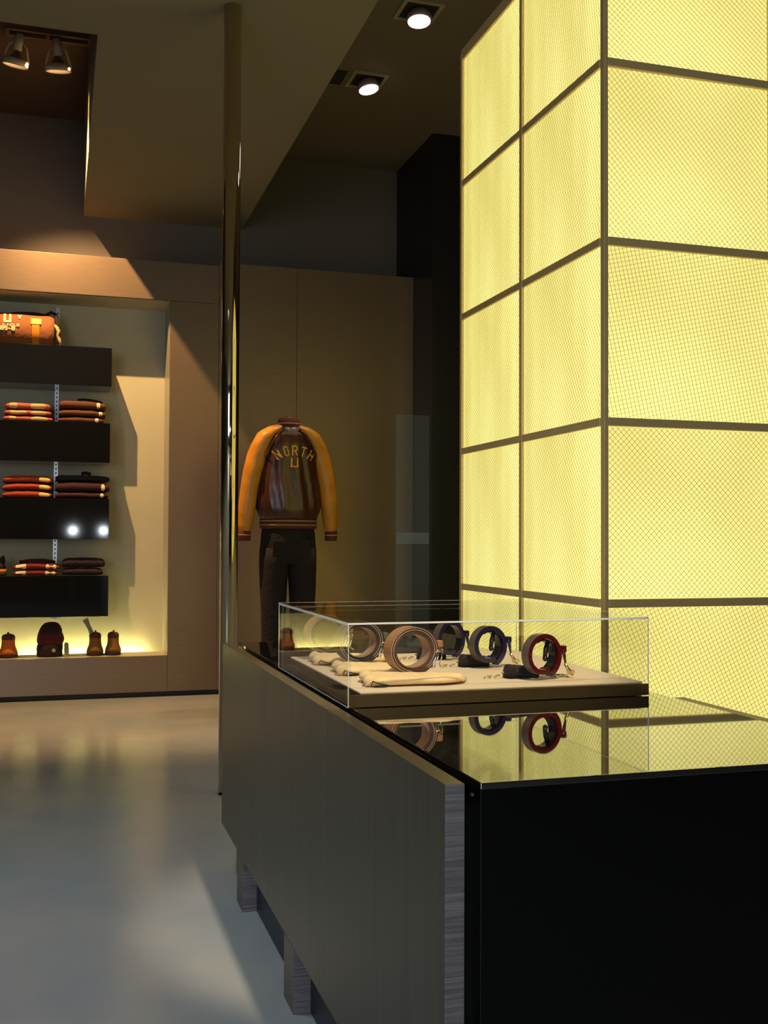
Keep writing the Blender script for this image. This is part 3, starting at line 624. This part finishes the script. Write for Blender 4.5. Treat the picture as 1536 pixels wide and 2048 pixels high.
def belt(label, x, y, rz, r, wid, flat, ms, turns, t, gap, buckle, z=TZ, start=-1.1, stitch=True, tipang=0):
    b0 = thing('belt', label, 'belt', (x, y, z + r + .001), rz, 'coiled belts in the acrylic case')
    bm = bmesh.new(); coil(bm, r, turns, t, gap, wid, flat, start); obj('strap', bm, None, b0, mats=[M[q] for q in ms], smooth=False)
    if stitch:
        bm = bmesh.new()
        for q in (.9, 1.9):
            rr = r - (t + gap) * q; tube(bm, [(rr * math.cos(a) * flat, -wid / 2 - .0004, rr * math.sin(a)) for a in [k * math.pi / 20 - .9 for k in range(36)]], .0006, 5)
        obj('stitching', bm, M['stitch'], b0)
    sx = r * flat
    bm = bmesh.new(); bx(bm, sx - .001, sx + .013, -wid / 2 - .001, -wid / 2 + .014, .004, .020); k_ = obj('keeper', bm, M[ms[0]] if buckle == 'chrome' else M[ms[2]], b0, bevel=.003)
    if buckle == 'chrome':
        bm = bmesh.new()
        for dx, dy in ((-.006, 0), (.004, .006), (.008, -.004)):
            tube(bm, [(sx + dx, -wid / 2 + dy, -.004), (sx + dx - .003, -wid / 2 + dy - .002, -.018), (sx + dx - .008, -wid / 2 + dy, -.034), (sx + dx - (.012 if dx < .008 else -.004), -wid / 2 + dy, -r + .014)], .0017, 8)
        tube(bm, [(sx - .008, -wid / 2, -.004), (sx + .010, -wid / 2 - .002, -.002)], .003, 8)
        obj('buckle', bm, M['chrome'], b0, smooth=True)
    elif buckle == 'gold':
        bm = bmesh.new(); tube(bm, [(sx + .006, -wid / 2 + .005, .012), (sx + .010, -wid / 2 + .005, -.006), (sx + .014, -wid / 2 + .005, -.024)], [.010, .008, .004], 8, flat=.5); obj('buckle_tab', bm, M[ms[2]], b0, smooth=True)
        bm = bmesh.new()
        tube(bm, [(sx + .010, -wid / 2 + .003, -.022), (sx + .018, -wid / 2 + .0, -.036), (sx + .028, -wid / 2 - .004, -r + .006)], [.003, .004, .003], 8)
        for cx_, cz_ in ((.024, -.040), (.034, -.044)):
            tube(bm, [(sx + cx_ + .006 * math.cos(a), -wid / 2 + .004 + .002 * math.sin(a * 2), cz_ + .006 * math.sin(a)) for a in [k * math.pi / 6 for k in range(13)]], .0013, 6)
        obj('buckle', bm, M['brass'], b0, smooth=True)
    return b0
belt('tan and brown coiled belt with chrome hook buckle, frontmost on the cream pouches', .775, 2.335, math.radians(12), .056, .036, 1.16, ('belt_tan', 'belt_edge', 'belt_in'), 3.4, .0036, .0012, 'chrome', TZ + .008)
belt('slate grey coiled belt with chrome hook buckle, in the middle of the cream pouches', .712, 2.555, math.radians(12), .055, .036, 1.16, ('belt_blue', 'belt_blue_edge', 'belt_in'), 3.4, .0036, .0012, 'chrome', TZ + .010)
belt('tan coiled belt at the back left of the case, on the rear cream pouch', .680, 2.765, math.radians(8), .055, .036, 1.10, ('belt_tan', 'belt_blue_edge', 'belt_in'), 3.4, .0036, .0012, 'chrome', TZ + .010)
dark_belts = [belt('glossy oxblood red coiled belt with gold clip, frontmost at the right of the case', 1.055, 2.235, math.radians(16), .0545, .024, 1.02, ('belt_rim', 'belt_red', 'belt_red'), 1.0, .011, .001, 'gold', TZ, stitch=False)]
dark_belts.append(belt('glossy navy coiled belt with gold clip behind the oxblood one', 1.022, 2.475, math.radians(16), .0545, .024, 1.05, ('belt_rim', 'belt_navy', 'belt_navy'), 1.0, .012, .001, 'gold', TZ, stitch=False))
belt('dark coiled belt with grey facing, rearmost of the right-hand group', .990, 2.665, math.radians(20), .0545, .024, .95, ('belt_rim', 'belt_navy', 'belt_black'), 1.0, .012, .001, 'gold', TZ, stitch=False)
# inner tail of each dark belt curling inside the ring
for t in dark_belts[:2]:
    bm = bmesh.new(); P_ = [(.038 * math.cos(a), .004, .038 * math.sin(a)) for a in [2.1 - k * .24 for k in range(15)]]; prev = None
    for i, (px, py, pz) in enumerate(P_):
        q = .88 if i < 14 else .8
        c = [bm.verts.new((px, -.010, pz)), bm.verts.new((px, .012, pz)), bm.verts.new((px * q, .012, pz * q)), bm.verts.new((px * q, -.010, pz * q))]
        if prev:
            for k in range(4): bm.faces.new((prev[k], prev[(k + 1) % 4], c[(k + 1) % 4], c[k]))
        else: bm.faces.new(c[::-1])
        prev = c
    bm.faces.new(prev); obj('strap_tail', bm, M['belt_black'], t, smooth=False)['label'] = 'black strap end curling inside the ring'
    bm = bmesh.new(); bmesh.ops.create_icosphere(bm, subdivisions=2, radius=.0065, matrix=Matrix.Translation((.012, -.002, -.008))); tube(bm, [(.012, 0, -.006), (.016, 0, .014), (.020, 0, .030)], [.005, .006, .004], 8); obj('snap_tab', bm, M['belt_black'], t, smooth=True)

# cream pouches folded flat with a wire ring at the fold
def pouch(label, x, y, rz, L=.225, Wd=.13):
    t = thing('cloth_pouch', label, 'pouch', (x, y, TZ), rz, 'cream cotton pouches in the acrylic case')
    bm = bmesh.new(); rings = []; n_ = 26
    for i in range(n_):
        u = i / (n_ - 1); X = u * L; th = (.0115 * (1 - u * .35) * min(1, (u / .04) ** .5 if u > 0 else .15) * min(1, ((1 - u) / .06) ** .6 + .15)); Y = Wd / 2 * (1 - .10 * u + .04 * math.sin(u * 9)) * (.93 + .07 * min(1, u / .1)) * (1 - .55 * max(0, (u - .70) / .30) ** 2); rr = []
        for k in range(20):
            a = k * math.pi / 10; cy = math.cos(a); sz = math.sin(a)
            bump = .0022 * noise.noise(Vector((X * 40, cy * 2.5, x * 10))) * (sz > 0)
            rr.append((X + .010 * cy, Y * abs(cy) ** .55 * (1 if cy > 0 else -1), th + th * abs(sz) ** .8 * (1 if sz > 0 else -1) + bump + (.004 * u * u)))
        rings.append(rr)
    loft(bm, rings); obj('cloth', bm, M['cotton'], t, smooth=True)
    bm = bmesh.new(); rings = []
    for i in range(18):
        u = i / 17; Y = (u - .5) * Wd * .96; q = 1 if 0 < i < 17 else .5
        rings.append([(.006 + (.015 + .003 * math.sin(u * 11)) * math.cos(a) * q, Y, .0125 + (.0112 + .0012 * math.sin(u * 8 + 1)) * math.sin(a) * q) for a in [k * math.pi / 7 for k in range(14)]])
    loft(bm, rings); obj('rolled_fold', bm, M['cotton'], t, smooth=True)
    bm = bmesh.new(); y1 = -Wd / 2 - .004
    tube(bm, [(.006, y1, .014), (.002, y1 - .002, .004), (.010, y1 - .003, .0015), (.034, y1 - .003, .0015), (.040, y1 - .001, .005), (.030, y1, .006), (.014, y1, .010), (.006, y1, .014)], .0011, 6)
    obj('wire_ring', bm, M['bodyblack'], t, smooth=True)
    return t
pouch('front cream cotton pouch lying flat under the tan belt', .652, 2.275, math.radians(-8), .225, .125)
pouch('middle cream cotton pouch lying flat under the slate belt', .640, 2.475, math.radians(-6), .215, .125)
pouch('rear cream cotton pouch at the back left of the case', .634, 2.69, math.radians(-6), .20, .125)
# dark suede pouches with little ball chains
def dpouch(label, x, y, rz, L=.085):
    t = thing('suede_pouch', label, 'pouch', (x, y, TZ), rz, 'dark suede pouches in the acrylic case')
    bm = bmesh.new(); rings = []
    for i in range(22):
        u = i / 21; e = min(1, (u / .1) ** .5 if u > 0 else .2, ((1 - u) / .12) ** .5 + .1); r = .0165 * e * (1 - .25 * u)
        rings.append([(u * L, r * 1.7 * math.cos(a) * (1 + .12 * noise.noise(Vector((u * 14, math.cos(a) * 3, math.sin(a) * 3)))), r + r * math.sin(a) * (1 + .12 * noise.noise(Vector((u * 14, math.cos(a) * 3, 4)))) * .98) for a in [k * math.pi / 9 for k in range(18)]])
    loft(bm, rings); obj('suede', bm, M['darkfur'], t, smooth=True)
    bm = bmesh.new(); x_, y_ = -.004, -.006
    for i in range(9):
        bmesh.ops.create_icosphere(bm, subdivisions=1, radius=.0030, matrix=Matrix.Translation((-.002 - .0055 * i + .002 * math.sin(i * 2.1), y_ - .004 * math.sin(i * .9), .0035 + .002 * (i % 2) + max(0, .010 - .003 * i))))
    obj('ball_chain', bm, M['brass'], t, smooth=True)
dpouch('dark suede pouch with a ball chain beside the oxblood belt', .985, 2.285, math.radians(-6), .085)
dpouch('dark suede pouch with a ball chain beside the navy belt', .962, 2.515, math.radians(-6), .080)
dpouch('dark suede pouch under the rearmost belts in the case', .915, 2.70, math.radians(-4), .080)
t = thing('chrome_ring', 'flat chrome ring lying behind the oxblood belt', 'ring', (1.118, 2.27, TZ + .003))
bm = bmesh.new(); tube(bm, [(.022 * math.cos(a), .018 * math.sin(a), 0) for a in [k * math.pi / 12 for k in range(25)]], .0022, 8); obj('ring', bm, M['chrome'], t, smooth=True)

# ------------------------------------------------------------ light box tower
BX0, BY0, BY1, BT = 1.475, 2.713, 3.842, 2.975
CWX, CWY, RH = .568, .5645, .5165
zl = [-.114 + RH * k for k in range(7)]; zl[0] = 0; zl[-1] = BT
lb = thing('light_box_tower', 'tall glowing yellow light box tower with wire mesh glass in a bronze grid', 'light box', (BX0, BY0, 0))
bm = bmesh.new(); bx(bm, .035, 3 * CWX - .035, .035, BY1 - BY0 - .04, .02, BT - .03); obj('core', bm, M['niche'], lb)
mw = .011
def mull(n_, x0, x1, y0, y1, z0, z1): return boxobj(n_, x0, x1, y0, y1, z0, z1, M['mull'], lb, .002)
for i in range(4): mull('mullion', i * CWX - (mw if i else .0) , i * CWX + (mw if i else .014), -.004, .018, 0, BT)
mull('mullion', -.004, .014, CWY - .010, CWY + .010, 0, BT); mull('mullion', -.004, .014, BY1 - BY0 - .018, BY1 - BY0, 0, BT)
for k, z in enumerate(zl):
    if k == 0: z += .012
    if k == 6: z -= .012
    for i in range(3): mull('transom', i * CWX + (.014 if i == 0 else mw), (i + 1) * CWX - mw, -.003, .018, z - .012, z + .012)
    mull('transom', -.003, .014, .018, CWY - .010, z - .012, z + .012); mull('transom', -.003, .014, CWY + .010, BY1 - BY0 - .018, z - .012, z + .012)
def wiremesh(w_, h_, ang, step=.0125, r=.00034):
    """diagonal crossing wires clipped to the panel, as one mesh"""
    bm = bmesh.new()
    for da in (0, 90):
        a = math.radians(ang + da); d_ = Vector((math.cos(a), math.sin(a))); n_ = Vector((-d_.y, d_.x)); R = math.hypot(w_, h_) / 2; k = -R
        while k < R:
            p0 = n_ * k; t0, t1 = -9, 9
            for ax, lim in ((0, w_ / 2), (1, h_ / 2)):
                if abs(d_[ax]) < 1e-6:
                    if abs(p0[ax]) > lim: t0, t1 = 1, -1
                else:
                    a0, a1 = sorted(((-lim - p0[ax]) / d_[ax], (lim - p0[ax]) / d_[ax])); t0 = max(t0, a0); t1 = min(t1, a1)
            if t1 - t0 > .01:
                A, B = p0 + d_ * t0, p0 + d_ * t1; vs = []
                for P in (A, B): vs.append([bm.verts.new((P.x + n_.x * sx, sy, P.y + n_.y * sx)) for sx, sy in ((-r, -r), (r, -r), (r, r), (-r, r))])
                for q in range(4): bm.faces.new((vs[0][q], vs[0][(q + 1) % 4], vs[1][(q + 1) % 4], vs[1][q]))
            k += step
    me = bpy.data.meshes.new('wire_mesh'); bm.to_mesh(me); bm.free(); me.materials.append(M['wire']); return me
angs = [35, 42, 47, 41, 12, 49]                          # from the bottom row up, as in the photograph
angs = [35, 25, 45, 13, 43, 50]
fw_ = CWX - 2 * mw - .006; sw_ = CWY - .034
frontmesh = [wiremesh(fw_, RH - .026, a) for a in angs]; sidemesh = [wiremesh(sw_, RH - .026, a, r=.00026) for a in (38, 20, 33, 30, 24, 12)]
pm = {}
def pmesh(key, w_, h_, m):
    if key not in pm:
        bm = bmesh.new(); bx(bm, -w_ / 2, w_ / 2, 0, .006, -h_ / 2, h_ / 2); bmesh.ops.recalc_face_normals(bm, faces=bm.faces)
        me = bpy.data.meshes.new('glass_panel'); bm.to_mesh(me); bm.free(); me.materials.append(m); pm[key] = me
    return pm[key]
for k in range(6):
    z0, z1 = zl[k] + (.024 if k == 0 else .012), zl[k + 1] - (.024 if k == 5 else .012); zc = (z0 + z1) / 2; hh = z1 - z0
    for i in range(3):
        xc = i * CWX + CWX / 2 + (.002 if i == 0 else 0)
        p = bpy.data.objects.new('glass_panel', pmesh(('f', round(hh, 3)), fw_ + .004, hh, M['lightfront'])); COL.objects.link(p); p.parent = lb; p.location = (xc, .010, zc)
        if hh > RH - .05 or True:
            q = bpy.data.objects.new('wire_mesh', frontmesh[k]); COL.objects.link(q); q.parent = p; q.location = (0, -.003, 0); q.scale = (1, 1, hh / (RH - .024)); q['kind'] = 'stuff'
    for j in range(2):
        yc = j * CWY + CWY / 2 + (.008 if j == 0 else -.004)
        p = bpy.data.objects.new('glass_panel', pmesh(('s', round(hh, 3)), sw_ + .004, hh, M['lightside'])); COL.objects.link(p); p.parent = lb; p.location = (.006, yc, zc); p.rotation_euler = (0, 0, -math.pi / 2)
        q = bpy.data.objects.new('wire_mesh', sidemesh[k]); COL.objects.link(q); q.parent = p; q.location = (0, -.003, 0); q.scale = (1, 1, hh / (RH - .024)); q['kind'] = 'stuff'
D_ = BY1 - BY0
for i in range(1, 4): mull('mullion', i * CWX - mw, i * CWX + mw, D_ - .016, D_ + .004, 0, BT)
for k, z in enumerate(zl):
    z += .012 if k == 0 else -.012 if k == 6 else 0
    for i in range(3): mull('transom', i * CWX + (.014 if i == 0 else mw), (i + 1) * CWX - mw, D_ - .016, D_ + .003, z - .012, z + .012)
for k in range(6):
    z0, z1 = zl[k] + (.024 if k == 0 else .012), zl[k + 1] - (.024 if k == 5 else .012)
    for i in range(3):
        p = bpy.data.objects.new('glass_panel', pmesh(('f', round(z1 - z0, 3)), fw_ + .004, z1 - z0, M['lightfront'])); COL.objects.link(p); p.parent = lb
        p.location = (i * CWX + CWX / 2 + (.002 if i == 0 else 0), D_ - .008, (z0 + z1) / 2); p.rotation_euler = (0, 0, math.pi)
boxobj('cap', .0, 3 * CWX, 0, BY1 - BY0, BT, BT + .02, M['mull'], lb)

# ------------------------------------------------------------ lamps
def downlight(label, x, y, tilt, z=CZ):
    t = thing('recessed_spotlight', label, 'ceiling light', (x, y, z), 0, 'recessed ceiling spotlights')
    bm = bmesh.new(); a, b_ = .115, .092
    for q in (((-a, a, -a, -b_)), ((-a, a, b_, a)), ((-a, -b_, -b_, b_)), ((b_, a, -b_, b_))): bx(bm, q[0], q[1], q[2], q[3], -.010, 0)
    obj('frame', bm, mat('lamp_frame', (.33, .29, .20), .6), t)
    boxobj('dark_well', -b_, b_, -b_, b_, -.004, 0, M['slot'], t)
    ax = Vector((math.sin(tilt), .12, 1)).normalized()
    bm = bmesh.new(); lathe(bm, [(.045, -.006), (.062, -.02), (.069, -.045), (.069, -.062), (.060, -.064)], 32, (0, 0, -.0), ax); obj('housing', bm, mat('lamp_housing', (.34, .24, .34), .4), t, smooth=True)
    bm = bmesh.new(); lathe(bm, [(.061, -.0645), (.061, -.069), (.03, -.0715), (.002, -.0725)], 32, (0, 0, 0), ax); obj('lens', bm, M['lens'], t, smooth=True)
downlight('lit recessed spotlight nearer the glowing tower, at the top of the picture', 1.862, 5.50, .0)
downlight('lit tilted recessed spotlight farther from the viewer', 1.835, 6.44, -.18)
t = thing('recessed_spotlight', 'unlit square recess in the ceiling by the lowered soffit edge', 'ceiling light', (1.60, 6.45, CZ))
boxobj('dark_well', -.085, .085, -.095, .095, -.004, 0, M['slot'], t); 
bm = bmesh.new()
for q in ((-.09, .09, -.10, -.095), (-.09, .09, .095, .10), (-.09, -.085, -.095, .095), (.085, .09, -.095, .095)): bx(bm, *q, -.006, 0)
obj('frame', bm, M['slot'], t)
TY = 6.66
t = thing('spotlight_track', 'recessed slotted track holding the twin spotlights', 'light track', (-.085, TY, RZ))
bm = bmesh.new(); bx(bm, -.245, .245, -.05, -.03, -.022, 0); bx(bm, -.245, .245, .03, .05, -.022, 0)
for x in (-.245, -.015, .225): bx(bm, x, x + .02, -.03, .03, -.022, 0)
obj('frame', bm, mat('track_frame', (.20, .11, .06), .6), t)
boxobj('dark_slot', -.225, .225, -.03, .03, -.004, 0, M['slot'], t)
for x, ti, lab in ((-.165, -.16, 'left white gimbal spotlight of the pair under the recess ceiling'), (.045, .06, 'right white gimbal spotlight of the pair under the recess ceiling')):
    t = thing('gimbal_spotlight', lab, 'spotlight', (-.085 + x, TY, RZ - .0225), 0, 'gimbal spotlights on the track')
    ax = Vector((-ti, -.25, 1)).normalized()
    bm = bmesh.new(); lathe(bm, [(.026, 0), (.026, -.055), (.024, -.060), (.024, -.095), (.015, -.10)], 24, (0, 0, 0), ax); obj('stem', bm, M['whitemetal'], t, smooth=True)
    bm = bmesh.new(); lathe(bm, [(.016, -.09), (.028, -.115), (.048, -.14), (.058, -.155)], 24, (0, 0, 0), ax, cap=False); obj('reflector', bm, M['holder'], t, smooth=True)
    bm = bmesh.new(); lathe(bm, [(.060, -.145), (.074, -.150), (.076, -.185), (.070, -.188), (.066, -.182), (.062, -.160)], 32, (0, 0, 0), ax, cap=False); obj('ring', bm, M['whitemetal'], t, smooth=True)
    bm = bmesh.new(); lathe(bm, [(.060, -.165), (.03, -.168), (.002, -.169)], 24, (0, 0, 0), ax); obj('lens', bm, M['offlens'], t, smooth=True)
    bm = bmesh.new(); q = Vector((0, 0, 1)).rotation_difference(ax)
    for s in (-1, 1): tube(bm, [q @ Vector((s * .027, 0, -.05)), q @ Vector((s * .050, 0, -.07)), q @ Vector((s * .074, 0, -.160))], .006, 8)
    obj('yoke', bm, M['whitemetal'], t, smooth=True)

# two unseen glowing globes added behind the camera for glints in the black shelves
for x in (.20, .62):
    t = thing('glint_globe', 'unseen white globe on a stand, added behind the viewer for a shelf glint, %s of the two' % ('left' if x < .4 else 'right'), 'lamp', (x, -.6, 0), 0, 'glint globes added behind the viewer')
    bm = bmesh.new(); lathe(bm, [(.10, 0), (.10, .02), (.012, .03), (.012, 1.14)], 24); obj('stand', bm, M['steel'], t, smooth=False)
    bm = bmesh.new(); bmesh.ops.create_uvsphere(bm, u_segments=24, v_segments=12, radius=.06, matrix=Matrix.Translation((0, 0, 1.20))); obj('globe', bm, M['globeglow'], t, smooth=True)
